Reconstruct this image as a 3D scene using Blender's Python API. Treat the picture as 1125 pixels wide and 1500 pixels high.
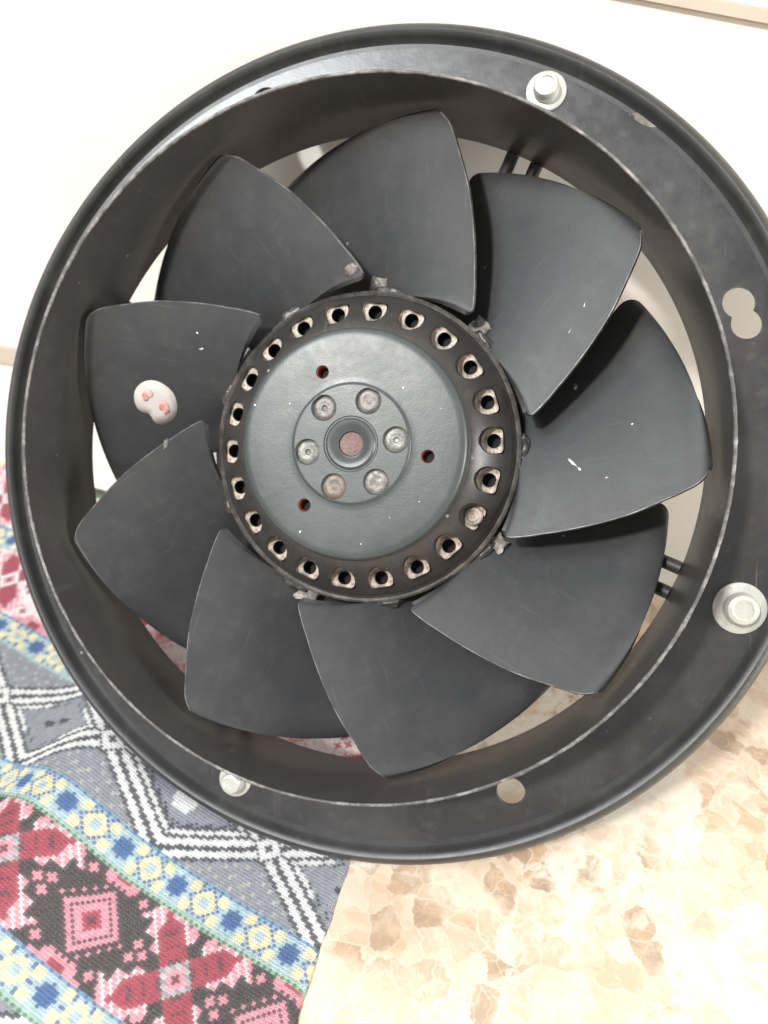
import bpy, bmesh, math, random
import numpy as np
from mathutils import Matrix, Vector, noise
random.seed(7); rng = np.random.default_rng(7)
for o in list(bpy.data.objects): bpy.data.objects.remove(o)
S = bpy.context.scene; C = S.collection
MM = 0.001
PI = math.pi
# ---------------------------------------------------------------- frames
PITCH = math.radians(39.5)
CAM_H = 0.31887
RIGHT = Vector((1, 0, 0)); UP = Vector((0, math.sin(PITCH), math.cos(PITCH))); BACK = Vector((0, -math.cos(PITCH), math.sin(PITCH)))
CM = Matrix((RIGHT, UP, BACK)).transposed()
CAMPOS = Vector((0, 0, CAM_H))
n_c = Vector((-.215, -.02, 1)).normalized()
a_c = Vector((0, 1, 0)).cross(n_c).normalized(); b_c = n_c.cross(a_c)
A, B, N = CM @ a_c, CM @ b_c, CM @ n_c                   # fan axes: right, up, out of the mouth
FC = CAMPOS + CM @ (Vector((-14.2, 24.8, -273.8)) * MM)      # centre of the tube mouth
WN = Vector((-N.x, -N.y, 0)).normalized(); WD = 0.35560      # wall plane: p.WN = WD
WH = Vector((WN.y, -WN.x, 0))                                # along the wall, to the right
# ---------------------------------------------------------------- camera
cam = bpy.data.cameras.new('camera'); co = bpy.data.objects.new('camera', cam); C.objects.link(co); S.camera = co
cam.sensor_fit = 'VERTICAL'; cam.sensor_height = 36; cam.lens = 36 * 1130 / 1500
cam.clip_start = .01; cam.clip_end = 60
co.matrix_world = Matrix.Translation(CAMPOS) @ CM.to_4x4()
cam.dof.use_dof = True; cam.dof.focus_distance = .278; cam.dof.aperture_fstop = 9
S.render.resolution_x = 768; S.render.resolution_y = 1024
S.view_settings.view_transform = 'Standard'; S.view_settings.look = 'None'; S.view_settings.exposure = -.07; S.view_settings.gamma = 1
# ---------------------------------------------------------------- light
w = bpy.data.worlds.new('World'); S.world = w; w.use_nodes = True
w.node_tree.nodes['Background'].inputs[0].default_value = (.97, .985, 1, 1)
w.node_tree.nodes['Background'].inputs[1].default_value = .46
def lamp(name, d_local, dist, size, power, col):
    d = (A * d_local[0] + B * d_local[1] + N * d_local[2]).normalized()
    l = bpy.data.lights.new(name, 'AREA'); l.shape = 'RECTANGLE'; l.size = size[0]; l.size_y = size[1]; l.energy = power; l.color = col
    o = bpy.data.objects.new(name, l); C.objects.link(o)
    o.location = FC + d * dist; o.rotation_euler = d.to_track_quat('Z', 'Y').to_euler()
lamp('window_light', (-.25, .27, .93), 2.3, (.17, .17), 56, (1, .975, .94))
lamp('sky_window_light', (-.35, .45, .82), 2.6, (.9, .8), 42, (.90, .96, 1))
def lamp_at(name, pos, aim, size, power, col):
    l = bpy.data.lights.new(name, 'AREA'); l.shape = 'RECTANGLE'; l.size, l.size_y = size; l.energy = power; l.color = col
    o = bpy.data.objects.new(name, l); C.objects.link(o); o.location = pos; o.rotation_euler = (pos - aim).to_track_quat('Z', 'Y').to_euler()
# added lamp down the wall to the right, brightens the wall behind the fan
lamp_at('side_fill_light', WN * (WD - .45) + WH * 2.0 + Vector((0, 0, .55)), FC, (.6, .9), 56, (1, .965, .935))

# ---------------------------------------------------------------- materials
def lin(c):
    c = np.asarray(c, float) / 255
    return np.where(c <= .04045, c / 12.92, ((c + .055) / 1.055) ** 2.4)
class NT:
    def __init__(s, name):
        s.m = bpy.data.materials.new(name); s.m.use_nodes = True; s.t = s.m.node_tree; s.b = s.t.nodes['Principled BSDF']
        s.co = s.t.nodes.new('ShaderNodeTexCoord').outputs['Object']
    def n(s, ty, ins=None, **kw):
        x = s.t.nodes.new(ty)
        for k, v in kw.items(): setattr(x, k, v)
        for k, v in (ins or {}).items(): s.set(x.inputs[k], v)
        return x
    def set(s, sock, v):
        if isinstance(v, bpy.types.NodeSocket): s.t.links.new(v, sock)
        else: sock.default_value = v
    def noise(s, scale, detail=4, rough=.6, vec=None, dist=0):
        return s.n('ShaderNodeTexNoise', {'Vector': vec or s.co, 'Scale': scale, 'Detail': detail, 'Roughness': rough, 'Distortion': dist}).outputs[0]
    def mapr(s, v, a, b, c=0., d=1.):
        return s.n('ShaderNodeMapRange', {'Value': v, 'From Min': a, 'From Max': b, 'To Min': c, 'To Max': d}).outputs[0]
    def mix(s, f, a, b, mode='MIX'):
        x = s.n('ShaderNodeMix', data_type='RGBA', blend_type=mode)
        s.set(x.inputs[0], f); s.set(x.inputs[6], a); s.set(x.inputs[7], b); return x.outputs[2]
    def math(s, op, a, b=0., c=0.):
        x = s.n('ShaderNodeMath', operation=op); s.set(x.inputs[0], a); s.set(x.inputs[1], b); s.set(x.inputs[2], c); return x.outputs[0]
    def bump(s, h, strength, dist):
        x = s.n('ShaderNodeBump', {'Height': h, 'Strength': strength, 'Distance': dist}); s.set(s.b.inputs['Normal'], x.outputs[0])
def rgb(r, g, b): return (r, g, b, 1)

def paint(name, base, dust, rough, dust_amt=.35, seed=0., bump=.25, speck=.66, spec=.5):
    k = NT(name)
    v = k.n('ShaderNodeMapping', {'Vector': k.co, 'Location': (seed, seed * .7, seed * 1.3)}).outputs[0]
    big = k.noise(28, 5, .62, v); mid = k.noise(140, 5, .65, v); fine = k.noise(1500, 3, .6, v)
    f = k.math('MULTIPLY', k.mapr(big, .42, .72), dust_amt)
    col = k.mix(f, rgb(*base), rgb(*dust))
    f2 = k.math('MULTIPLY', k.mapr(mid, .55, .8), dust_amt * .8)
    col = k.mix(f2, col, rgb(*[min(1, d * 1.25) for d in dust]))
    sp = k.n('ShaderNodeTexVoronoi', {'Vector': v, 'Scale': 190.}).outputs['Distance']
    gate = k.mapr(k.noise(45, 2, .5, v), speck, speck + .05)
    f3 = k.math('MULTIPLY', k.mapr(sp, .16, .07), gate)
    col = k.mix(f3, col, rgb(.30, .28, .25))
    if name == 'blade_paint':        # grime and weld soot gathered at the blade roots
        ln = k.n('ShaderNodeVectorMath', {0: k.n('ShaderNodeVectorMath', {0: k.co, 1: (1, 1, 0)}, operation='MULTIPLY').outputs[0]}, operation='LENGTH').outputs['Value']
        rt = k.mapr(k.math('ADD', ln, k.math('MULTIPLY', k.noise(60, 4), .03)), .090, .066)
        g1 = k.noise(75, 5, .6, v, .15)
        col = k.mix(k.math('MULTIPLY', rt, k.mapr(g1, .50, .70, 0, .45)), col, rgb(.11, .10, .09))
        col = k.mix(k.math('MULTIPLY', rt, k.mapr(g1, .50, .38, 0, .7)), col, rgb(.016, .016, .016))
    # long faint scratches
    sc = k.n('ShaderNodeMapping', {'Vector': v, 'Rotation': (0, 0, .7), 'Scale': (900, 22, 22)}).outputs[0]
    s1 = k.math('MULTIPLY', k.mapr(k.noise(1., 3, .6, sc), .66, .76), k.mapr(k.noise(33, 3, .5, v), .48, .62))
    col = k.mix(k.math('MULTIPLY', s1, .55), col, rgb(.17, .165, .155))
    sc2 = k.n('ShaderNodeMapping', {'Vector': v, 'Rotation': (0, 0, -.9), 'Scale': (420, 30, 30)}).outputs[0]
    s2 = k.math('MULTIPLY', k.mapr(k.noise(1., 3, .6, sc2), .62, .74), k.mapr(k.noise(24, 3, .5, v), .56, .44))
    col = k.mix(k.math('MULTIPLY', s2, .3), col, rgb(.12, .115, .11))
    k.set(k.b.inputs['Base Color'], col)
    k.set(k.b.inputs['Roughness'], k.math('ADD', k.mapr(mid, .3, .7, rough - .03, rough + .05), k.math('MULTIPLY', f, .12)))
    k.set(k.b.inputs['Specular IOR Level'], spec)
    k.bump(k.math('ADD', k.math('MULTIPLY', fine, .35), mid), bump, .0003)
    return k.m
M = {}
M['blade'] = paint('blade_paint', (.030, .031, .033), (.072, .071, .068), .47, .34, 0., .22)
M['flange'] = paint('flange_paint', (.032, .031, .031), (.085, .085, .085), .25, .45, 3., spec=.85)
M['lip'] = paint('lip_paint', (.031, .031, .031), (.08, .08, .08), .40, .4, 4.)
M['tube'] = paint('tube_paint', (.037, .035, .034), (.075, .068, .062), .33, .35, 5.)
M['cap'] = paint('cap_paint', (.052, .060, .060), (.085, .09, .092), .36, .45, 8., .3)
M['ring'] = paint('ring_paint', (.033, .031, .030), (.08, .068, .06), .34, .4, 11.)
M['motor'] = paint('motor_paint', (.03, .028, .027), (.08, .065, .05), .5, .5, 13.)
def worn(name, a, b, scale, lo, hi, rough=.45, metal=.6, bump=.5):
    k = NT(name); nz = k.noise(scale, 5, .7)
    f = k.mapr(nz, lo, hi)
    k.set(k.b.inputs['Base Color'], k.mix(f, rgb(*a), rgb(*b)))
    k.set(k.b.inputs['Metallic'], k.math('MULTIPLY', f, metal)); k.set(k.b.inputs['Roughness'], rough)
    k.bump(nz, bump, .0005); return k.m
M['edge'] = worn('worn_rim_edge', (.075, .07, .067), (.34, .32, .31), 120, .44, .68, .55, .4)
M['blade_edge'] = worn('pale_blade_edge', (.06, .06, .06), (.27, .265, .26), 70, .42, .66, .4, .3)  # mottled paler strip along the leading edge
M['weld'] = worn('weld_bead', (.045, .042, .04), (.24, .22, .20), 220, .50, .68, .32, .5, .9)
M['weld_tab'] = worn('weld_tab_metal', (.05, .046, .044), (.26, .235, .21), 250, .35, .6, .5, .2, .8)
M['zinc'] = worn('bare_pocket_metal', (.10, .08, .065), (.42, .35, .29), 260, .38, .62, .5, .25, .7)
M['rivet'] = worn('rivet_metal', (.10, .10, .09), (.27, .26, .23), 300, .35, .6, .42, .35, .7)
M['rivet_red'] = worn('rivet_metal_red', (.13, .12, .10), (.30, .19, .155), 200, .42, .6, .45, .3, .7)
M['shaft'] = worn('rusty_shaft_end', (.13, .075, .065), (.21, .13, .115), 500, .35, .65, .55, .2, .6)
M['bolt'] = worn('zinc_bolt', (.40, .40, .36), (.68, .68, .62), 160, .3, .65, .38, .5, .4)
M['sticker'] = worn('peeling_sticker', (.72, .66, .62), (.80, .33, .27), 85, .50, .60, .7, 0, .6)
k = NT('bore_dark'); k.b.inputs['Base Color'].default_value = rgb(.012, .01, .01); k.b.inputs['Roughness'].default_value = .8; M['hole'] = k.m  # near-black colour stands for the shade inside the bores
k = NT('red_lead_paint'); k.b.inputs['Base Color'].default_value = rgb(.34, .07, .055); k.b.inputs['Roughness'].default_value = .6; M['red'] = k.m
k = NT('peeling_sticker')
sn = k.noise(75, 3, .5); sf = k.noise(600, 4, .7)
k.set(k.b.inputs['Base Color'], k.mix(k.mapr(sf, .6, .75, 0, .5), k.mix(k.mapr(sn, .45, .65, 0, 1), rgb(.58, .54, .50), rgb(.50, .40, .36)), rgb(.30, .28, .26)))
k.b.inputs['Roughness'].default_value = .75; k.bump(sf, .3, .0003); M['sticker'] = k.m
k = NT('faded_red_print'); k.set(k.b.inputs['Base Color'], k.mix(k.mapr(k.noise(420, 4, .7), .42, .6), rgb(.60, .20, .15), rgb(.58, .48, .44))); k.b.inputs['Roughness'].default_value = .8; M['print'] = k.m
k = NT('chalk_mark'); k.set(k.b.inputs['Base Color'], k.mix(k.mapr(k.noise(700), .4, .6), rgb(.4, .4, .38), rgb(.8, .8, .78))); M['mark'] = k.m
# wall
k = NT('wall_plaster'); nz = k.noise(7, 4); fn = k.noise(260, 4)
k.set(k.b.inputs['Base Color'], k.mix(k.mapr(nz, .35, .65), rgb(.80, .775, .70), rgb(.84, .825, .77)))
k.b.inputs['Roughness'].default_value = .42; k.bump(fn, .15, .0004); M['wall'] = k.m
k = NT('trim_beige'); k.set(k.b.inputs['Base Color'], k.mix(k.noise(60), rgb(.52, .44, .37), rgb(.62, .53, .45))); k.b.inputs['Roughness'].default_value = .5; M['trim'] = k.m
# marble: brecciated cream and brown
k = NT('marble')
warp = k.n('ShaderNodeTexNoise', {'Vector': k.co, 'Scale': 42., 'Detail': 4., 'Roughness': .6}).outputs[1]
wv = k.n('ShaderNodeVectorMath', operation='MULTIPLY_ADD'); k.set(wv.inputs[0], warp); wv.inputs[1].default_value = (.021,) * 3; k.set(wv.inputs[2], k.co); wv = wv.outputs[0]
big = k.noise(11, 5, .6, None, .6); big2 = k.noise(19, 4, .6, wv, .3)
vc = k.n('ShaderNodeTexVoronoi', {'Vector': wv, 'Scale': 88.})
ve = k.n('ShaderNodeTexVoronoi', {'Vector': wv, 'Scale': 88.}, feature='DISTANCE_TO_EDGE').outputs[0]
vs = k.n('ShaderNodeTexVoronoi', {'Vector': wv, 'Scale': 200.})
vse = k.n('ShaderNodeTexVoronoi', {'Vector': wv, 'Scale': 200.}, feature='DISTANCE_TO_EDGE').outputs[0]
vb = k.n('ShaderNodeTexVoronoi', {'Vector': wv, 'Scale': 26.}, feature='DISTANCE_TO_EDGE').outputs[0]
def sep(x): return k.n('ShaderNodeSeparateColor', {'Color': x}).outputs
c1 = sep(vc.outputs['Color']); c2 = sep(vs.outputs['Color'])
cloud = k.noise(95, 6, .72, wv, .4); cl2 = k.noise(30, 6, .7, wv, .8)
col = k.mix(k.mapr(big, .40, .60), rgb(.68, .60, .49), rgb(.62, .50, .38))
gate = k.mapr(cl2, .40, .58, .12, 1.)
lvl = k.math('MULTIPLY', k.math('POWER', c1[0], 1.6), gate)
col = k.mix(k.math('MULTIPLY', lvl, .9), col, k.mix(c1[1], rgb(.50, .33, .18), rgb(.47, .37, .28)))
lvl2 = k.math('MULTIPLY', k.math('POWER', c2[0], 2.), k.mapr(big2, .38, .58, .15, 1.))
col = k.mix(k.math('MULTIPLY', lvl2, .7), col, k.mix(c2[1], rgb(.46, .29, .15), rgb(.62, .42, .32)))
dark = k.math('MULTIPLY', k.mapr(c1[2], .70, .76), k.mapr(big2, .44, .54))
col = k.mix(k.math('MULTIPLY', dark, .7), col, k.mix(k.mapr(cloud, .4, .6), rgb(.26, .18, .12), rgb(.42, .28, .17)))
lines = k.math('MAXIMUM', k.mapr(ve, .055, .02), k.math('MULTIPLY', k.mapr(vse, .05, .01), .7))
vg = k.mapr(k.noise(28, 3, .6, wv), .40, .58, .15, 1.)
col = k.mix(k.math('MULTIPLY', k.math('MULTIPLY', lines, vg), .55), col, rgb(.74, .67, .55))
col = k.mix(k.mapr(cloud, .54, .72, 0, .55), col, rgb(.56, .40, .27))
milk = k.math('MULTIPLY', k.mapr(k.noise(15, 5, .65, wv, .5), .53, .58), k.mapr(cloud, .30, .5))
col = k.mix(k.math('MULTIPLY', milk, .8), col, rgb(.72, .68, .59))
k.set(k.b.inputs['Base Color'], col); k.b.inputs['Roughness'].default_value = .22; k.set(k.b.inputs['Roughness'], k.mapr(cloud, .3, .7, .16, .3))
M['marble'] = k.m
# knitted cloth
k = NT('knitted_cloth')
ca = k.n('ShaderNodeAttribute', attribute_name='yarn').outputs['Color']
uv = k.n('ShaderNodeUVMap', uv_map='stitch').outputs[0]
sx = k.n('ShaderNodeSeparateXYZ', {'Vector': uv}).outputs
fu = k.math('FRACT', sx[0]); tri = k.math('ABSOLUTE', k.math('SUBTRACT', fu, .5))
ph = k.math('FRACT', k.math('ADD', sx[1], tri))
hh = k.math('MULTIPLY', k.math('SINE', k.math('MULTIPLY', ph, PI)), k.math('ABSOLUTE', k.math('SINE', k.math('MULTIPLY', fu, 2 * PI))))
fz = k.noise(2600, 3, .7)
k.set(k.b.inputs['Base Color'], k.mix(k.mapr(hh, .25, 0., 0, .28), k.mix(k.mapr(fz, .3, .8, 0, .25), ca, rgb(.75, .74, .74)), rgb(.07, .06, .065)))  # grooves between stitches darkened in the colour, as shade
k.b.inputs['Roughness'].default_value = .95; k.b.inputs['Specular IOR Level'].default_value = .1
k.bump(k.math('ADD', hh, k.math('MULTIPLY', fz, .4)), .7, .0008); M['cloth'] = k.m

# ---------------------------------------------------------------- mesh helpers
def finish(bm, name, mat, parent=None, sharp=35, mats=None, up=False):
    bmesh.ops.remove_doubles(bm, verts=bm.verts, dist=1e-7)
    bmesh.ops.recalc_face_normals(bm, faces=bm.faces)
    if up:                                   # open front shells: every face looks out of the mouth
        bm.normal_update()
        fl = [f for f in bm.faces if f.normal.z < -.02]
        if fl: bmesh.ops.reverse_faces(bm, faces=fl)
        bm.normal_update()
    for f in bm.faces: f.smooth = True
    cs = math.radians(sharp)
    for e in bm.edges:
        if len(e.link_faces) == 2 and e.calc_face_angle(0) > cs: e.smooth = False
    me = bpy.data.meshes.new(name); bm.to_mesh(me); bm.free()
    for m in (mats or [mat]): me.materials.append(m)
    o = bpy.data.objects.new(name, me); C.objects.link(o)
    if parent: o.parent = parent
    return o
def tag(o, **kw):
    for k_, v in kw.items(): o[k_] = v
    return o
def pol(r, th, z): return Vector((r * math.cos(th), r * math.sin(th), z)) * MM
def lathe(bm, prof, seg=96, th0=0., th1=2 * PI, mat=0, closed=False):
    """profile of (r, z) in mm turned about the fan axis"""
    full = abs(th1 - th0 - 2 * PI) < 1e-6
    n = seg if full else seg + 1
    rings = [[bm.verts.new(pol(r, th0 + (th1 - th0) * i / seg, z)) for i in range(n)] for r, z in prof]
    m = len(rings)
    for j in range(m if closed else m - 1):
        P, Q = rings[j], rings[(j + 1) % m]
        for i in range(seg):
            f = bm.faces.new((P[i], P[(i + 1) % n], Q[(i + 1) % n], Q[i])); f.material_index = mat
    return rings
def window(bm, cr, cth, r0, r1, hw, zf, hole, depth=None, N_=48, lv=5, mat=0, floor=None):
    """polar patch round (cr, cth) with an opening; hole(phi) gives the opening's radius in mm; depth adds its walls"""
    cx, cy = cr * math.cos(cth), cr * math.sin(cth)
    e = np.array([math.cos(cth), math.sin(cth)]); t = np.array([-math.sin(cth), math.cos(cth)])
    outer = []
    q = N_ // 4
    for i in range(q): outer.append((r0, cth - hw + 2 * hw * i / q))
    for i in range(q): outer.append((r0 + (r1 - r0) * i / q, cth + hw))
    for i in range(q): outer.append((r1, cth + hw - 2 * hw * i / q))
    for i in range(q): outer.append((r1 - (r1 - r0) * i / q, cth - hw))
    loops = []
    op = np.array([(r * math.cos(th), r * math.sin(th)) for r, th in outer]); c = np.array([cx, cy])
    d = op - c; phi = np.arctan2(d @ t, d @ e)
    hp = np.array([c + hole(p) * (math.cos(p) * e + math.sin(p) * t) for p in phi])
    for l in range(lv + 1):
        f = l / lv; pts = op * (1 - f) + hp * f
        loops.append([bm.verts.new(Vector((x, y, zf(math.hypot(x, y)))) * MM) for x, y in pts])
    if depth:
        for dz, sc in depth:
            pts = c + (hp - c) * sc
            loops.append([bm.verts.new(Vector((x, y, zf(math.hypot(*h)) + dz)) * MM) for (x, y), h in zip(pts, hp)])
    nb = lv
    for j in range(len(loops) - 1):
        for i in range(N_):
            f = bm.faces.new((loops[j][i], loops[j][(i + 1) % N_], loops[j + 1][(i + 1) % N_], loops[j + 1][i])); f.material_index = mat
    if floor is not None:
        f = bm.faces.new(loops[-1]); f.material_index = floor
def circ(r): return lambda p: r
def ringwork(bm, r0, r1, zf, holes, nr=4, step=2.5, mat=0):
    """annulus r0..r1 with holes [(r, deg, half width deg, hole, depth)]"""
    cuts = sorted(((th % 360) - hw, (th % 360) + hw, r, th, hw, h, dep) for r, th, hw, h, dep in holes)
    pos = cuts[0][0]; end = pos + 360
    for s, e, r, th, hw, h, dep in cuts:
        if s - pos > 1e-4:
            n = max(1, round((s - pos) / step)); plain(bm, r0, r1, zf, pos, s, n, nr, mat)
        window(bm, r, math.radians(th % 360), r0, r1, math.radians(hw), zf, h, dep, mat=mat)
        pos = e
    if end - pos > 1e-4: plain(bm, r0, r1, zf, pos, end, max(1, round((end - pos) / step)), nr, mat)
def plain(bm, r0, r1, zf, d0, d1, n, nr, mat):
    g = [[bm.verts.new(pol(r0 + (r1 - r0) * j / nr, math.radians(d0 + (d1 - d0) * i / n), zf(r0 + (r1 - r0) * j / nr))) for i in range(n + 1)] for j in range(nr + 1)]
    for j in range(nr):
        for i in range(n): bm.faces.new((g[j][i], g[j][i + 1], g[j + 1][i + 1], g[j + 1][i])).material_index = mat
def box(bm, lo, hi, f=lambda v: v):
    vs = [bm.verts.new(f(Vector((x, y, z)))) for x in (lo[0], hi[0]) for y in (lo[1], hi[1]) for z in (lo[2], hi[2])]
    for q in ((0, 1, 3, 2), (4, 6, 7, 5), (0, 4, 5, 1), (2, 3, 7, 6), (0, 2, 6, 4), (1, 5, 7, 3)): bm.faces.new([vs[i] for i in q])
def rod(bm, p, q, r, seg=14, taper=1.):
    d = (q - p).normalized(); u = d.orthogonal().normalized(); v = d.cross(u)
    R = [[bm.verts.new(c + (u * math.cos(2 * PI * i / seg) + v * math.sin(2 * PI * i / seg)) * rr) for i in range(seg)] for c, rr in ((p, r), (q, r * taper))]
    for i in range(seg): bm.faces.new((R[0][i], R[0][(i + 1) % seg], R[1][(i + 1) % seg], R[1][i]))
    bm.faces.new(R[0][::-1]); bm.faces.new(R[1])
def smooth01(x): x = min(1, max(0, x)); return x * x * (3 - 2 * x)

# ================================================================ THE SETTING
bm = bmesh.new(); L = 4.0
nx = 8
p0 = WN * WD
def wallframe(x, off, z): return WN * (WD + off) + WH * x + Vector((0, 0, z))
# floor: one sheet up to the wall and under it
vs = [bm.verts.new(v) for v in (wallframe(-2, .05, 0), wallframe(2, .05, 0), wallframe(2, -2.4, 0), wallframe(-2, -2.4, 0))]
bm.faces.new(vs); tag(finish(bm, 'floor', M['marble']), kind='structure')
bm = bmesh.new(); box(bm, (-2, 0, 0), (2, .12, 1.9), lambda v: wallframe(v.x, v.y, v.z - .02))
wall = tag(finish(bm, 'wall', M['wall']), kind='structure')
def wallhit(x, y):     # where the sight line of photo pixel (x, y) meets the wall: along, up
    d = CM @ Vector(((x - 562.5) / 1130, -(y - 750) / 1130, -1)); t = WD / d.dot(WN); p = CAMPOS + d * t
    return p.dot(WH), p.z
for (x0, y0, x1, y1, th_) in ((0, 530, 22, 534, .0125), (930, 0, 1125, 37, .0052)):
    (u0, h0), (u1, h1) = wallhit(x0, y0), wallhit(x1, y1)
    sl = (h1 - h0) / (u1 - u0) if x0 else 0.
    bm = bmesh.new(); box(bm, (-1.2, -.0022, 0), (1.2, .004, th_), lambda v: wallframe(v.x, v.y, h0 + sl * (v.x - u0) + v.z))
    bmesh.ops.bevel(bm, geom=bm.edges[:], offset=.0007, segments=2, affect='EDGES')
    finish(bm, 'trim_strip', M['trim'], wall)

# ================================================================ THE CLOTH
UD = Vector((.88, -.475, 0)).normalized(); VD = Vector((.475, .88, 0)).normalized()
CELL = 1.35
pal = {k_: np.clip(lin(v) / 1.04, 0, .82) for k_, v in dict(dark=(44, 37, 37), navy=(38, 42, 54), white=(236, 240, 245), grey=(140, 144, 154), red=(158, 46, 68), deep=(95, 38, 48),
       pink=(222, 148, 162), cream=(232, 222, 176), blue=(46, 92, 148), teal=(108, 160, 184), pale=(172, 196, 204), green=(150, 190, 160), dgreen=(70, 110, 84), silver=(190, 188, 184), blush=(240, 222, 224)).items()}
def tri(x, p): x = (x / p) % 1; return abs(x - .5) * 2
def star_band(x, y, i):
    x = (x + 10) % 20 - 10
    if y >= 5: return 'teal' if (i % 3) else 'blue'
    if y <= -6: return 'green' if i % 2 else 'dgreen'
    if y == -5: return 'pale' if i % 3 else 'green'
    ax, ay = abs(x), abs(y)
    if ax + ay <= 3 or max(ax, ay) <= 2 or (ay == 0 and ax <= 4) : return 'blue' if ax + ay < 4 or ax < 3 else 'pale'
    xm = 10 - ax; d = math.hypot(xm, y)
    if 1.6 < d < 3.4: return 'cream'
    if 3.4 <= d < 4.3: return 'blue' if (i + y) % 2 else 'pale'
    if math.hypot(ax - 5, ay - 3) < 1.9: return 'cream'
    if ax == 5 and ay < 1: return 'blue'
    if ax == 7 and ay == 4: return 'blue'
    return 'pale'
def red_section(x, y, i, soft=False):
    dk = 'blush' if soft else 'dark'
    x = (x + 30) % 60 - 30
    xb = 30 - abs(x)
    p, q = abs(x + y) * .707, abs(x - y) * .707
    if p < q: p, q = q, p
    if p <= 4: return 'deep' if p < 1 else ('pink' if p < 2.3 else ('silver' if (x + i + y) % 2 else 'grey') if not soft else 'white')
    if p <= 13 and q <= 3.9: return 'deep' if (q < 2 and int(p) % 4 == 0 and not soft) else 'red'
    if 13 < p <= 19 and q <= (19 - p) * .68: return 'red'
    if 7 < p < 20 and 3.9 < q <= 3.4 + (p - 7) * .1 + 3.0 * tri(p, 5.) or (13 < p < 21 and q <= 4): return 'pink' if (i + y) % 3 else 'blush'
    d = xb + abs(y)
    if d < 1.2: return 'deep'
    if d <= 3: return 'red'
    if d <= 6: return 'pink'
    if d <= 7.5: return dk
    if d <= 9.6: return 'pink'
    if d <= 11: return dk
    if d <= 12 and (x + y) % 4 < 2: return 'pink' if y % 2 else 'blush'
    for cx, cy in ((12, 0), (15, 2), (15, -2), (6, 10), (3, 12), (9, 12), (21, 11)):
        if math.hypot(abs(x) - cx, abs(y) - cy) < 1.35: return 'pink' if not soft else 'red'
    if abs(y) > 9.5 + 3.5 * tri(xb + 8, 16) * (xb / 7) + 1.5 * tri(x, 4) and xb < 11: return 'red' if abs(y) > 12 and xb < 3 else 'pink'
    if abs(abs(y) - 12.6 + 3.4 * tri(x, 7)) < 1.2 and 1 < abs(x) < 15: return 'pink' if (i + y) % 2 else 'blush'
    return dk
def grey_section(x, y, i):
    c = math.floor((x + 30) / 60); x = (x + 30) % 60 - 30
    dn = 30 - abs(x) + abs(y)
    if dn <= 1.6: return 'navy'
    if dn <= 4.2: return 'white'
    if dn <= 5.2: return 'navy'
    t = 17.4 - (abs(x) * .58 + abs(y))
    if abs(t) <= .95: return 'navy'
    if .95 < t <= 3.4: return 'white'
    if 3.4 < t <= 4.9: return 'navy'
    if 4.9 < t <= 6.3: return 'white' if abs(x) > 9 or c % 2 else 'grey'
    if t > 6.3:
        if c % 2:
            if math.hypot(x + 1.5, y + 1) < 4 or (abs(y - 3) < 2 and 1 < x < 5): return 'white' if y < 3 else 'grey'
            return 'navy' if t < 7.6 or (t < 9 and (x + y) % 2) else 'grey'
        for sx_, sy_ in ((-3, -1), (3, 1)):
            if abs(x - sx_) < 3 and abs(y - sy_ - .3 * abs(x - sx_)) < 1.3: return 'navy'
        return 'grey' if t > 7.2 or (x + y) % 2 else 'navy'
    if -3.3 <= t: return 'white'
    if -4.6 <= t: return 'navy'
    return 'grey' if (x * 7 + y * 13 + x * y) % 11 else 'silver'
def yarn(U, V):
    i = math.floor(U / CELL)
    def j(v0): return math.floor((V - v0) / CELL)
    xs = lambda u0: math.floor((U - u0) / CELL)
    if V > 258: return 'dark' if V > 262 else 'dgreen'
    if V > 212: return red_section(xs(-245), j(234), i, True)
    if V > 197: return star_band(xs(-210), j(204.5), i)
    if V > 157: return red_section(xs(-262), j(177), i, True)
    if V > 142: return star_band(xs(-290), j(149), i)
    if V > 95: return grey_section(xs(-241), j(118.5), i)
    if V > 79: return star_band(xs(-224), j(87), i)
    if V > 41: return red_section(xs(-202), j(60), i)
    if V > 25: return star_band(xs(-212), j(33), i)
    return grey_section(xs(-230), j(2), i)
def clothpt(U, V):
    x, y = (UD * U + VD * V)[:2]
    d = math.hypot(x - 8, y - 158)
    m = smooth01((d - 35) / 60)
    far = smooth01((290 - V) / 90)
    h = 1.5 + m * (.6 + 24 * math.exp(-((U + 207 + .10 * (V - 90)) / (34 if U > -207 - .1 * (V - 90) else 27)) ** 2) * far * smooth01((V + 60) / 80)
        + 5 * math.exp(-((U + 82) / 22) ** 2) * smooth01((140 - V) / 60) + 6 * math.exp(-((U + 320) / 30) ** 2)
        + 2.5 * max(-.3, noise.noise(Vector((x, y, 0)) * .018)) + .8 * noise.noise(Vector((x, y, 7)) * .06))
    return x, y, max(h, 1.2)
us = np.arange(-440, -40, CELL); vsn = np.arange(-90, 268, CELL)
verts = []; idx = -np.ones((len(us), len(vsn)), int)
for a_, U in enumerate(us):
    for b_, V in enumerate(vsn):
        edge = -76 - (V - 84) * .25 + .9 * math.sin(V * .06) + .3 * math.sin(V * .31)
        if U > edge + CELL: continue
        Uc = min(U, edge)
        x, y, h = clothpt(Uc, V)
        if x * WN.x + y * WN.y > WD * 1000 - 2: continue
        idx[a_, b_] = len(verts)
        e_ = 1 - smooth01((edge - Uc) / 3.2)
        jx, jy = rng.normal(0, .07, 2)
        verts.append(((x + jx) * MM, (y + jy) * MM, (h * (1 - .85 * e_) + .1) * MM))
faces, cols, uvs = [], [], []
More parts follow.
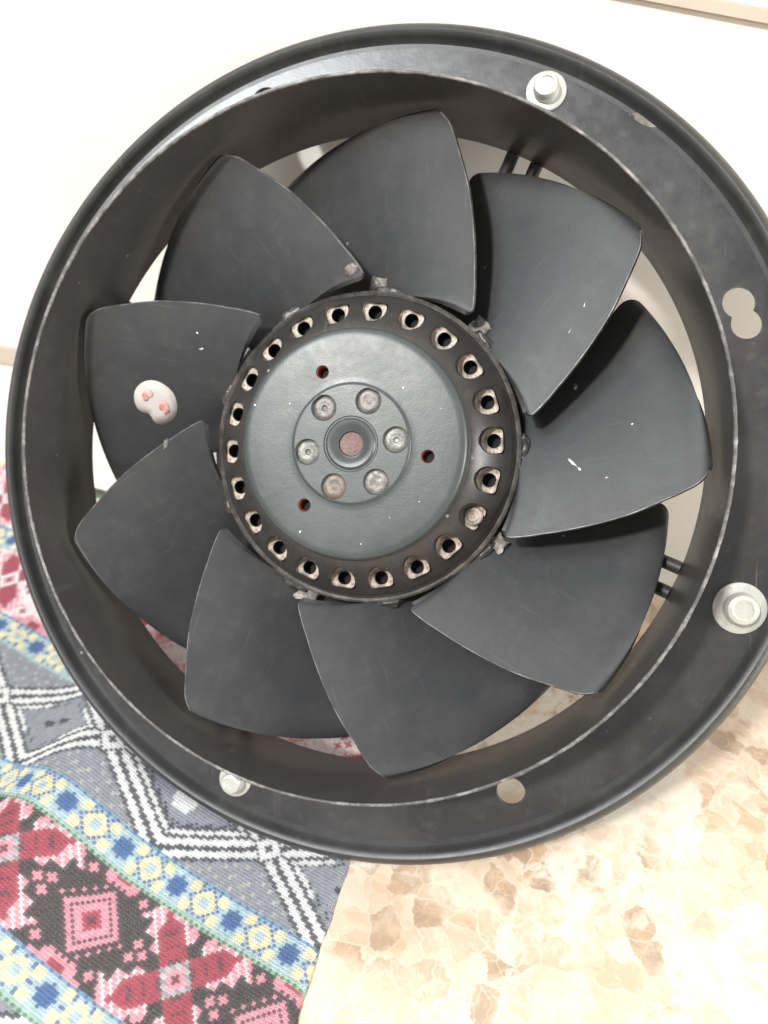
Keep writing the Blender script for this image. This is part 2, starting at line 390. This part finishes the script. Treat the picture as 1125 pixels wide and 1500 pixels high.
for a_ in range(len(us) - 1):
    for b_ in range(len(vsn) - 1):
        q = (idx[a_, b_], idx[a_ + 1, b_], idx[a_ + 1, b_ + 1], idx[a_, b_ + 1])
        if min(q) < 0: continue
        faces.append(q); c = pal[yarn(us[a_] + .5 * CELL, vsn[b_] + .5 * CELL)] * (1 + rng.normal(0, .09))
        cols.append(np.clip(c, 0, .85)); uvs += [(a_, b_), (a_ + 1, b_), (a_ + 1, b_ + 1), (a_, b_ + 1)]
me = bpy.data.meshes.new('blanket'); me.from_pydata(verts, [], faces)
at = me.color_attributes.new('yarn', 'FLOAT_COLOR', 'CORNER')
fa = np.array(faces); fc = np.array(cols); vsum = np.zeros((len(verts), 3)); vcnt = np.zeros(len(verts))
for q_ in range(4): np.add.at(vsum, fa[:, q_], fc); np.add.at(vcnt, fa[:, q_], 1)
vavg = vsum / np.maximum(vcnt, 1)[:, None]          # yarns blend a little into their neighbours
cc = np.repeat(np.c_[fc, np.ones(len(fc))], 4, axis=0)
cc[:, :3] = cc[:, :3] * .65 + vavg[fa.ravel()] * .35; at.data.foreach_set('color', cc.ravel())
ul = me.uv_layers.new(name='stitch'); ul.data.foreach_set('uv', np.array(uvs, float).ravel())
me.materials.append(M['cloth']); me.polygons.foreach_set('use_smooth', [True] * len(faces))
bl = bpy.data.objects.new('blanket', me); C.objects.link(bl)
tag(bl, label='knitted blanket with red, grey and star patterned bands spread on the marble floor', category='blanket')
sm = bl.modifiers.new('thickness', 'SOLIDIFY'); sm.thickness = .001; sm.offset = -1

# ================================================================ THE FAN
contact = FC + N * (-46 * MM)
e2 = (Vector((0, 0, 1)) - N * N.z).normalized()
contact = contact - e2 * (171 * MM)
fan = bpy.data.objects.new('axial_fan', None); C.objects.link(fan)
fan.empty_display_size = .02
fan.matrix_world = Matrix.Translation(contact) @ Matrix((A, B, N)).transposed().to_4x4()
tag(fan, label='black round metal fan with nine blades leaning against the white wall', category='fan')
OFF = Vector(((FC - contact).dot(A), (FC - contact).dot(B), (FC - contact).dot(N)))
def part(bm, name, mat, **kw):
    o = finish(bm, name, mat, fan, **kw); o.location = OFF; return o
def sub(bm, name, mat, parent, **kw): return finish(bm, name, mat, parent, **kw)
SEG = 192
# tube
bm = bmesh.new()
lathe(bm, [(130.2, -.6), (130.4, -6), (130.4, -38), (131, -43), (131, -46.5), (129.3, -46.5), (129.2, -40), (128.6, -36), (128.4, -20), (128.6, -8), (129.1, -.6)], SEG)
part(bm, 'tube', M['tube'])
# worn mouth edge
bm = bmesh.new()
rings = []
for j in range(8):
    ph = 2 * PI * j / 8; R_ = []
    for i in range(720):
        th = 2 * PI * i / 720; p = Vector((math.cos(th), math.sin(th), 0))
        nn = .16 * noise.noise(p * 38) + .16 * noise.noise(p * 95 + Vector((0, 0, 3)))
        r = 129.6 + (.62 + nn) * math.cos(ph); z = -.5 + (.6 + nn) * math.sin(ph)
        R_.append(bm.verts.new(pol(r, th, z)))
    rings.append(R_)
for j in range(8):
    P, Q = rings[j], rings[(j + 1) % 8]
    for i in range(720): bm.faces.new((P[i], P[(i + 1) % 720], Q[(i + 1) % 720], Q[i]))
tag(part(bm, 'rim_edge', M['edge'], sharp=80), label='scuffed bare metal mouth edge of the tube')
# flange
FZ = -42.
def dbl(p):       # keyhole of two overlapping circles, along the circumference
    best = 0
    for s, r in ((1, 5.9), (-1, 5.6)):
        c = 4.2 * s
        sp, cp = math.sin(p), math.cos(p)
        disc = r * r - (c * cp) ** 2
        if disc > 0: best = max(best, c * sp + math.sqrt(disc))
    return best
wall_d = [(-1.2, 1.), (-2.6, 1.)]
fh = [(153.3, 62.8, 3.4, circ(3.6), wall_d), (149.0, 18.7, 5, dbl, wall_d), (153., -23.6, 3.4, circ(3.6), wall_d), (147.7, -67.6, 3, circ(5.6), wall_d), (152.3, -113.2, 3.4, circ(3.6), wall_d),
      (152, 107, 3, circ(6), wall_d), (152, 152, 3.4, circ(3.6), wall_d), (151, 198, 3, circ(6), wall_d)]
bm = bmesh.new()
ringwork(bm, 140.0, 160.5, lambda r: FZ, fh, 3, 2.0)
lathe(bm, [(130.3, FZ), (140.0, FZ)], 180)
part(bm, 'flange', M['flange'], up=True)
# rolled lip
bm = bmesh.new()
prof = [(160.5, FZ), (162.2, FZ + .1), (163.2, FZ + .9), (163.9, FZ + 2.4), (164.8, FZ + 3.6), (166.3, FZ + 4.1), (167.8, FZ + 3.6), (169., FZ + 2.2), (170.3, FZ + .3), (171., FZ - 2), (171., FZ - 4), (170., FZ - 4.4), (168.8, FZ - 3), (166, FZ - 2.6), (130.8, FZ - 2.6)]
ringwork(bm, 140.0, 160.5, lambda r: FZ - 2.6, [(a0, b0, c0, d0, None) for a0, b0, c0, d0, e0 in fh], 2, 2.0)
lathe(bm, prof[:-2] + [(160.5, FZ - 2.6)], SEG)
lathe(bm, [(140.0, FZ - 2.6), (131.2, FZ - 2.6)], 180)
part(bm, 'rolled_lip', M['lip'])
# scuffed paint on the flange by the lip
bm = bmesh.new()
def blob(bm, r, th, z, wr, wt, rot=0., n=22, zf=None, ir=.18, seed=0, notch=None):
    c = []; e = Vector((math.cos(th), math.sin(th), 0)); t = Vector((-e.y, e.x, 0))
    for i in range(n):
        p = 2 * PI * i / n; kf = 1 + ir * noise.noise(Vector((math.cos(p) * 1.3, math.sin(p) * 1.3, seed)))*2
        if notch: kf *= 1 - notch[1] * math.exp(-(((p - notch[0] + PI) % (2 * PI) - PI) / .35) ** 2)
        x, y = wr * math.cos(p) * kf, wt * math.sin(p) * kf
        x, y = x * math.cos(rot) - y * math.sin(rot), x * math.sin(rot) + y * math.cos(rot)
        q = e * (r + x) + t * y; c.append(q)
    ctr = e * r
    vs = [bm.verts.new(Vector((q.x, q.y, zf(q) if zf else z)) * MM) for q in c]
    vi = [bm.verts.new(Vector((q.x, q.y, zf(q) if zf else z)) * MM) for q in [ctr + (q - ctr) * .5 for q in c]]
    ce = bm.verts.new(Vector((ctr.x, ctr.y, zf(ctr) if zf else z)) * MM)
    for i in range(n):
        j = (i + 1) % n; bm.faces.new((vs[i], vs[j], vi[j], vi[i])); bm.faces.new((vi[i], vi[j], ce))
blob(bm, 161.4, math.radians(49), FZ + .15, 1.6, 5.0, .12, seed=3)
k = worn('scuffed_primer', (.13, .12, .10), (.26, .235, .19), 200, .4, .6, .7, 0, .4)
tag(part(bm, 'scuff_mark', k), label='beige scuffed patch beside the lip')
# bolt + washer
def disc(bm, c, prof, seg=40, hexa=0):
    for (r0, z0), (r1, z1) in zip(prof, prof[1:]):
        Ra = [bm.verts.new(c + Vector((r0 * math.cos(2 * PI * i / seg), r0 * math.sin(2 * PI * i / seg), z0)) * MM) for i in range(seg)]
        Rb = [bm.verts.new(c + Vector((r1 * math.cos(2 * PI * i / seg), r1 * math.sin(2 * PI * i / seg), z1)) * MM) for i in range(seg)]
        for i in range(seg):
            if r1 < 1e-6: bm.faces.new((Ra[i], Ra[(i + 1) % seg], Rb[0]))
            else: bm.faces.new((Ra[i], Ra[(i + 1) % seg], Rb[(i + 1) % seg], Rb[i]))
for br, bth, sc, lab in ((153, -23.6, 1., 'pale zinc bolt head beside the lower right flange'), (153.3, 62.8, .80, 'shiny zinc bolt head in the upper right flange'),
                         (152.3, -113.2, .74, 'pale bolt half hidden by the mouth edge at lower left'), (152, 152, .86, 'zinc bolt behind the mouth edge at upper left')):
    bc = Vector((br * math.cos(math.radians(bth)), br * math.sin(math.radians(bth)), 0)) * MM
    bm = bmesh.new()
    disc(bm, bc, [(r_ * sc, FZ + z_) for r_, z_ in ((5.9, 1.2), (6.3, 2.4), (5.9, 5.4), (5.2, 6.4), (3.8, 6.7), (3.2, 6.2), (0, 6.0))], 36)
    bolt = tag(part(bm, 'bolt', M['bolt']), label=lab)
    bm = bmesh.new()
    disc(bm, bc, [(r_ * sc, FZ + z_) for r_, z_ in ((4.5, 1.3), (8.8, 1.3), (9.5, 1.0), (9.6, .1), (9.5, .02))], 40)
    sub(bm, 'washer', M['bolt'], bolt)
# struts behind
for c_ in (61.5, 152, 242, -23.8):
    for s_ in (-1, 1):
        th = math.radians(c_); e = Vector((math.cos(th), math.sin(th), 0)); t = Vector((-e.y, e.x, 0)) * (5.2 * s_)
        bm = bmesh.new(); rod(bm, (e * 50 + t + Vector((0, 0, -60))) * MM, (e * 118 + t + Vector((0, 0, -52))) * MM, 2.6 * MM)
        rod(bm, (e * 117.5 + t + Vector((0, 0, -52))) * MM, (e * 129.6 + t + Vector((0, 0, -47.6))) * MM, 2.6 * MM)
        part(bm, 'strut', M['motor'])
# motor body behind the hub
bm = bmesh.new()
lathe(bm, [(59.0, -40), (70, -47), (70, -49), (57.5, -58), (55, -64), (48, -66), (0.01, -66)], 96)
part(bm, 'motor_body', M['motor'])
# hub shell: pierced ring, lip
def zring(r):
    t = (r - 43.5) / 14.5
    return -13.6 - 13.5 * max(0, t) ** 1.25
PH0 = 1.1
def dshape(p):    # round towards the axis, square outside
    cp, sp = math.cos(p), math.sin(p)
    if cp <= 0: return 1 / math.sqrt((cp / 4.6) ** 2 + (sp / 5.0) ** 2)
    return 1 / ((abs(cp) / 4.1) ** 6 + (abs(sp) / 5.0) ** 6) ** (1 / 6)
bm = bmesh.new()
thp = [PH0 + 360 / 22 * i for i in range(22)]
ringwork(bm, 44.0, 57.0, zring, [(50.9, t_, 7.9, dshape, [(-.4, .97), (-3.0, .92)]) for t_ in thp], 4, 1)
z57 = zring(57)
lathe(bm, [(57, z57), (58.2, z57 - 1.2), (58.7, z57 - 2.4), (59.0, z57 - 3.5), (59.2, z57 - 4.2)], 132)
lathe(bm, [(43.0, -13.2), (43.5, -13.6), (44.0, zring(44))], 132)
hub = part(bm, 'hub_ring', M['ring'], up=True)
bm = bmesh.new()
zl = z57 - 4
lathe(bm, [(59.2, zl + .4), (60.2, zl + .9), (61.0, zl + .5), (61.2, zl - .8), (60.6, zl - 2.2), (59.8, zl - 3), (59.4, -48)], 132)
sub(bm, 'seam_lip', worn('seam_lip_paint', (.05, .045, .042), (.16, .14, .125), 160, .45, .68, .35, .2, .4), hub)
# balance pockets: bare metal floor with a bore; one holds a plug
proto = None; pm_ = None
for i, t_ in enumerate(thp):
    plug = (i == 20)
    if proto is None or plug:
        bm = bmesh.new(); lp = []
        N_ = 40
        for lev, (sc, z) in enumerate(((.93, -2.3), (.90, -3.6), (.7, -3.8))):
            lp.append([bm.verts.new(Vector((50.9 + dshape(2 * PI * q / N_) * sc * math.cos(2 * PI * q / N_), dshape(2 * PI * q / N_) * sc * math.sin(2 * PI * q / N_), zring(50.9) + z)) * MM) for q in range(N_)])
        cxh = 51.2
        for r_, z in ((2.75, -3.8), (2.6, -4.1), (2.5, -9)):
            lp.append([bm.verts.new(Vector((cxh + r_ * math.cos(2 * PI * q / N_), r_ * math.sin(2 * PI * q / N_), zring(50.9) + z)) * MM) for q in range(N_)])
        for u, (P, Q) in enumerate(zip(lp, lp[1:])):
            for q in range(N_): bm.faces.new((P[q], P[(q + 1) % N_], Q[(q + 1) % N_], Q[q])).material_index = 1 if u >= 4 else 0
        f = bm.faces.new(lp[-1]); f.material_index = 1
        if plug:
            disc(bm, Vector((cxh, 0, 0)) * MM, [(3.7, zring(50.9) - 3.8), (3.6, zring(50.9) - 2.7), (3.1, zring(50.9) - 2.3), (2.3, zring(50.9) - 2.3), (2.1, zring(50.9) - 2.9), (.7, zring(50.9) - 2.9), (.5, zring(50.9) - 2.3), (0, zring(50.9) - 2.3)], 28)
        o = sub(bm, 'balance_pocket', None, hub, mats=[M['zinc'], M['hole']])
        if plug: o['label'] = 'pocket closed by a pale screw plug'
        else: proto = o
    else:
        o = proto.copy(); C.objects.link(o); o.parent = hub
    o.rotation_euler = (0, 0, math.radians(t_))
# cap
def zcap(r):
    if r > 41.4: return -10.2 - (r - 41.4) * .35
    if r > 22.8: return -10.0
    if r > 21.6: return -10.0 + .75 * smooth01((22.8 - r) / 1.2)
    return -9.25
bm = bmesh.new()
pit = [(-.5, .98), (-1.7, .90)]
lathe(bm, [(43.3, -13.4), (43.1, -12.4), (42.8, -11.5), (42.3, -10.8), (41.6, -10.35), (40.6, -10.08), (39.5, -10), (33, -10)], 144)
ringwork(bm, 25, 33, zcap, [(28.9, t_, 9, circ(2.5), [(-.4, .95), (-6, .9)]) for t_ in (112, 231, -10)], 3, 3)
lathe(bm, [(r, zcap(r)) for r in (25, 22.9, 22.6, 22.3, 21.9, 21.6, 21.4)] + [(11.6, -9.25)][:0], 120)
plain(bm, 21.3, 21.4, lambda r: zcap(21.5), 0, 360, 120, 1, 0)
ringwork(bm, 12.0, 21.3, lambda r: -9.25 , [(16.9, t_, 18.5, circ(4.9), pit) for t_ in (127, 66.5, 4, -56, -113, -171)], 4, 3)
lathe(bm, [(12.0, -9.25), (10.4, -9.25), (10.0, -9.6), (9.6, -9.6), (9.2, -9.0), (8.6, -8.6), (7.4, -8.7), (6.2, -9.2), (5.2, -9.9), (4.7, -10.0), (4.6, -13)], 96)
cap = part(bm, 'hub_cap', M['cap'], up=True)
bm = bmesh.new(); disc(bm, Vector((0, 0, 0)), [(4.6, -10.9), (4.3, -10.6), (0, -10.55)], 48)
sub(bm, 'shaft_end', M['shaft'], cap)
for t_, m_, dot in ((127, 'rivet', 1), (66.5, 'rivet', 0), (4, 'rivet', 1), (-56, 'rivet', 0), (-113, 'rivet_red', 0), (-171, 'rivet', 1)):
    bm = bmesh.new(); c = Vector((16.9 * math.cos(math.radians(t_)), 16.9 * math.sin(math.radians(t_)), 0)) * MM
    disc(bm, c, [(4.5, -10.9), (4.1, -10.65), (3.0, -10.35), (2.2, -10.5), (1.2, -10.5), (.8, -10.5 if not dot else -11.2), (0, -10.3 if not dot else -11.3)], 32)
    o = sub(bm, 'rivet', M[m_] if t_ not in (127, 66.5) else worn('painted_rivet%d' % t_, (.10, .095, .09), (.20, .17, .16), 300, .4, .6, .4, .2, .6), cap)
for t_ in (112, 231, -10):
    bm = bmesh.new(); c = Vector((28.9 * math.cos(math.radians(t_)), 28.9 * math.sin(math.radians(t_)), 0)) * MM
    disc(bm, c, [(2.45, -10.35), (2.2, -11.2), (2.1, -15)], 28)
    o = sub(bm, 'screw_hole', M['red'], cap)
    bm = bmesh.new()
bm.free()
# black liner, painted as the darkness inside behind the bores
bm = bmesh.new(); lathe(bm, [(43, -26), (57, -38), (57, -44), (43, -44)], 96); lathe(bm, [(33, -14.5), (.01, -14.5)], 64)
sub(bm, 'bore_dark_liner', M['hole'], hub)

# ---------------------------------------------------------------- blades
LR = [(62, 46.5), (65, 48), (77, 54.8), (87, 59.4), (97, 63.4), (102, 65.3), (112, 69.3), (126, 74.2)]
TR = [(55, 98), (60, 99), (70, 101), (85, 104), (100, 106.8), (112, 109.4), (126, 111.5)]
def interp(tb, r): return float(np.interp(r, [a[0] for a in tb], [a[1] for a in tb]))
RO, RI = 125.4, 64.2
def fil(e, f):
    if e >= f: return 0.
    e = max(e, 0); return f - math.sqrt(max(0, f * f - (f - e) ** 2))
def bz(s, r):
    k_ = (r - 60) / 65
    z0 = -21.5 + 3.5 * k_; z1 = -44 - 6 * k_
    return z0 + (z1 - z0) * s + 3.2 * math.sin(PI * s) * (1 - .3 * k_)
def rlim(s):
    ri = RI - 6.5 * s; ro = RO - 5.6 * s ** 1.3
    return ri, ro
NSP, NCH = 30, 22
def blade_grid():
    tt = [.5 - .5 * math.cos(PI * i / NSP) for i in range(NSP + 1)]
    g = []
    for v in tt:
        row = []
        for j in range(NCH + 1):
            s = .5 - .5 * math.cos(PI * j / NCH)
            ri, ro = rlim(s); r = ri + (ro - ri) * v
            a0 = interp(LR, r); a1 = interp(TR, r)
            mmd = r * PI / 180
            e_o = (ro - r); e_i = (r - ri)
            a0 += (fil(e_o, 4.2) + fil(e_i, 2.6)) / mmd * 1.0
            a1 -= (fil(e_o, 8.0) + fil(e_i, 4)) / mmd
            # straighten the ends of the outline so the fillet follows the rim
            th = a0 + (a1 - a0) * s
            row.append((r, th, bz(s, r)))
        g.append(row)
    return g
def surf_z(r, th):
    s = (th - interp(LR, r)) / (interp(TR, r) - interp(LR, r)); return bz(min(1, max(0, s)), r)
bm = bmesh.new(); g = blade_grid()
gv = [[bm.verts.new(pol(r, math.radians(th), z)) for r, th, z in row] for row in g]
for i in range(NSP):
    for j in range(NCH): bm.faces.new((gv[i][j], gv[i][j + 1], gv[i + 1][j + 1], gv[i + 1][j])).material_index = 1 if j == 0 and 2 < i < NSP - 2 else 0
bmesh.ops.recalc_face_normals(bm, faces=bm.faces)
bm.normal_update()
if sum(f.normal.z for f in bm.faces) < 0: bmesh.ops.reverse_faces(bm, faces=bm.faces)
bm.normal_update()
T = 1.5 * MM
top = [[v for v in row] for row in gv]
bot = [[bm.verts.new(v.co - v.normal * T) for v in row] for row in gv]
for i in range(NSP):
    for j in range(NCH): bm.faces.new((bot[i][j], bot[i + 1][j], bot[i + 1][j + 1], bot[i][j + 1]))
def loop(G): return [G[i][0] for i in range(NSP + 1)] + [G[NSP][j] for j in range(1, NCH + 1)] + [G[i][NCH] for i in range(NSP - 1, -1, -1)] + [G[0][j] for j in range(NCH - 1, 0, -1)]
lt, lb = loop(top), loop(bot); nl = len(lt)
for i in range(nl):
    try: bm.faces.new((lt[i], lt[(i + 1) % nl], lb[(i + 1) % nl], lb[i])).material_index = 1 if 2 < i < NSP - 1 else 0
    except ValueError: pass
blade0 = part(bm, 'blade', None, sharp=50, mats=[M['blade'], M['blade_edge']])
def weld(seed):
    bm = bmesh.new()
    bmesh.ops.create_icosphere(bm, subdivisions=4, radius=1)
    for v in bm.verts:
        p = v.co.copy(); kf = 1 + .4 * noise.noise(p * 1.4 + Vector((seed * 3.1, 0, 0))) + .07 * noise.noise(p * 4 + Vector((0, seed, 0)))
        p = Vector((p.x * 3.0, p.y * 6.2, p.z * 1.9)) * kf
        v.co = (p + Vector((61.2, 0, -32.5))) * MM
    bmesh.ops.rotate(bm, verts=bm.verts, cent=(0, 0, 0), matrix=Matrix.Rotation(math.radians(79), 3, 'Z'))
    return bm
blades = []
for i in range(9):
    if i: b = blade0.copy(); C.objects.link(b); b.parent = fan
    else: b = blade0
    b.rotation_euler = (math.radians(random.uniform(-.25, .25)), 0, math.radians(-40 * i + [0, .3, -.2, -.6, -.6, 1.2, 1.6, -1, -.2][i])); blades.append(b)
    sub(weld(i), 'weld_bead', M['weld'], b, sharp=180)
    if i not in (0, 1, 3, 5): continue
    # bracket tab that the blade is welded to
    bm = bmesh.new(); r_ = random.uniform(-2, 2)
    def tabf(v):
        v = v + Vector((64.2, 9 + r_, -33.5)); v.z += .0 * v.x
        return Matrix.Rotation(math.radians(79), 3, 'Z') @ (v * MM)
    box(bm, (-3.4, -3.6 - (i % 3), -1), (2.6, 2.6, .6), tabf)
    bmesh.ops.subdivide_edges(bm, edges=bm.edges[:], cuts=2, use_grid_fill=True, smooth=.6)
    bmesh.ops.subdivide_edges(bm, edges=bm.edges[:], cuts=1, use_grid_fill=True)
    for v in bm.verts: v.co += noise.noise_vector(v.co * 420 + Vector((i, 0, 0))) * .0013
    sub(bm, 'weld_tab', M['weld_tab'], b, sharp=60)
# sticker on the left blade (blade turned by +80 deg)
def on_blade(bi, name, mat, shapes, lift=.12, label=None):
    b = blades[bi]; rot = math.degrees(b.rotation_euler.z); bm = bmesh.new()
    for r, th, wr, wt, ro_, sd, ir in shapes:
        def zf(q): return surf_z(math.hypot(q.x, q.y), math.degrees(math.atan2(q.y, q.x)) % 360) + lift
        blob(bm, r, math.radians(th - rot), 0, wr, wt, ro_, 36, zf, ir, sd, (math.radians(62), .34) if name == 'sticker' else None)
    o = sub(bm, name, mat, b, sharp=180)
    if label: o['label'] = label
    if len(shapes) > 1: o['kind'] = 'stuff'
    s_ = o.modifiers.new('t', 'SOLIDIFY'); s_.thickness = .05 * MM
    return o
on_blade(7, 'sticker', M['sticker'], [(93.5, 167.2, 9.6, 8.8, 0, 5, .03)], label='torn white sticker with faded red print')
on_blade(2, 'paint_scratch', M['mark'], [(79.6, -5.0, 2.2, .45, 2.45, 1, .3), (82.6, -6.6, .9, .4, 2.3, 2, .3)])

# chips and dust specks seen on the paint
on_blade(7, 'paint_chip', M['mark'], [(78, 148.5, .9, .35, .6, 4, .3), (82, 145.2, .5, .3, .2, 5, .3)])
on_blade(6, 'paint_chip', M['weld_tab'], [(80, 178.6, 2.6, .8, 1.3, 6, .3)])
on_blade(8, 'primer_patch', M['weld_tab'], [(67.3, 92.5, 2.2, 3.2, .3, 7, .25)], label='bare beige patch at the inner corner of the blade')
on_blade(1, 'dust_streak', M['mark'], [(97, 30.5, 1.1, .16, .8, 8, .3), (88, 27.0, .8, .16, .5, 9, .3)])
on_blade(2, 'dust_streak', M['mark'], [(84, 15.2, .9, .5, .8, 8, .3), (101, 3.8, .5, .35, .8, 8, .3), (92.4, -8, .5, .3, .5, 9, .3)])
bm = bmesh.new()
for r_, t_, q_ in ((28.2, 146.6, .32), (28.0, 45.5, .38), (37.9, -121.5, .5), (36.9, -84.5, .35), (40.4, 157.5, .4), (33, -40, .2), (35.5, 20, .22), (30.5, -62, .2)):
    blob(bm, r_, math.radians(t_), -9.93, q_, q_ * .8, 0, 10, seed=r_)
tag(sub(bm, 'paint_speck', M['mark'], cap, sharp=180), kind='stuff')

for dx, dy, wr, wt in ((3.6, -2.3, 2.6, 2.0), (-3.6, 1.2, 2.0, 3.2)):
    rr = math.hypot(93.5 + dx, dy); tt_ = 167.2 + math.degrees(math.atan2(dy, 93.5 + dx))
    on_blade(7, 'red_print', M['print'], [(rr, tt_, wr, wt, .3, dx, .3)], lift=.2)
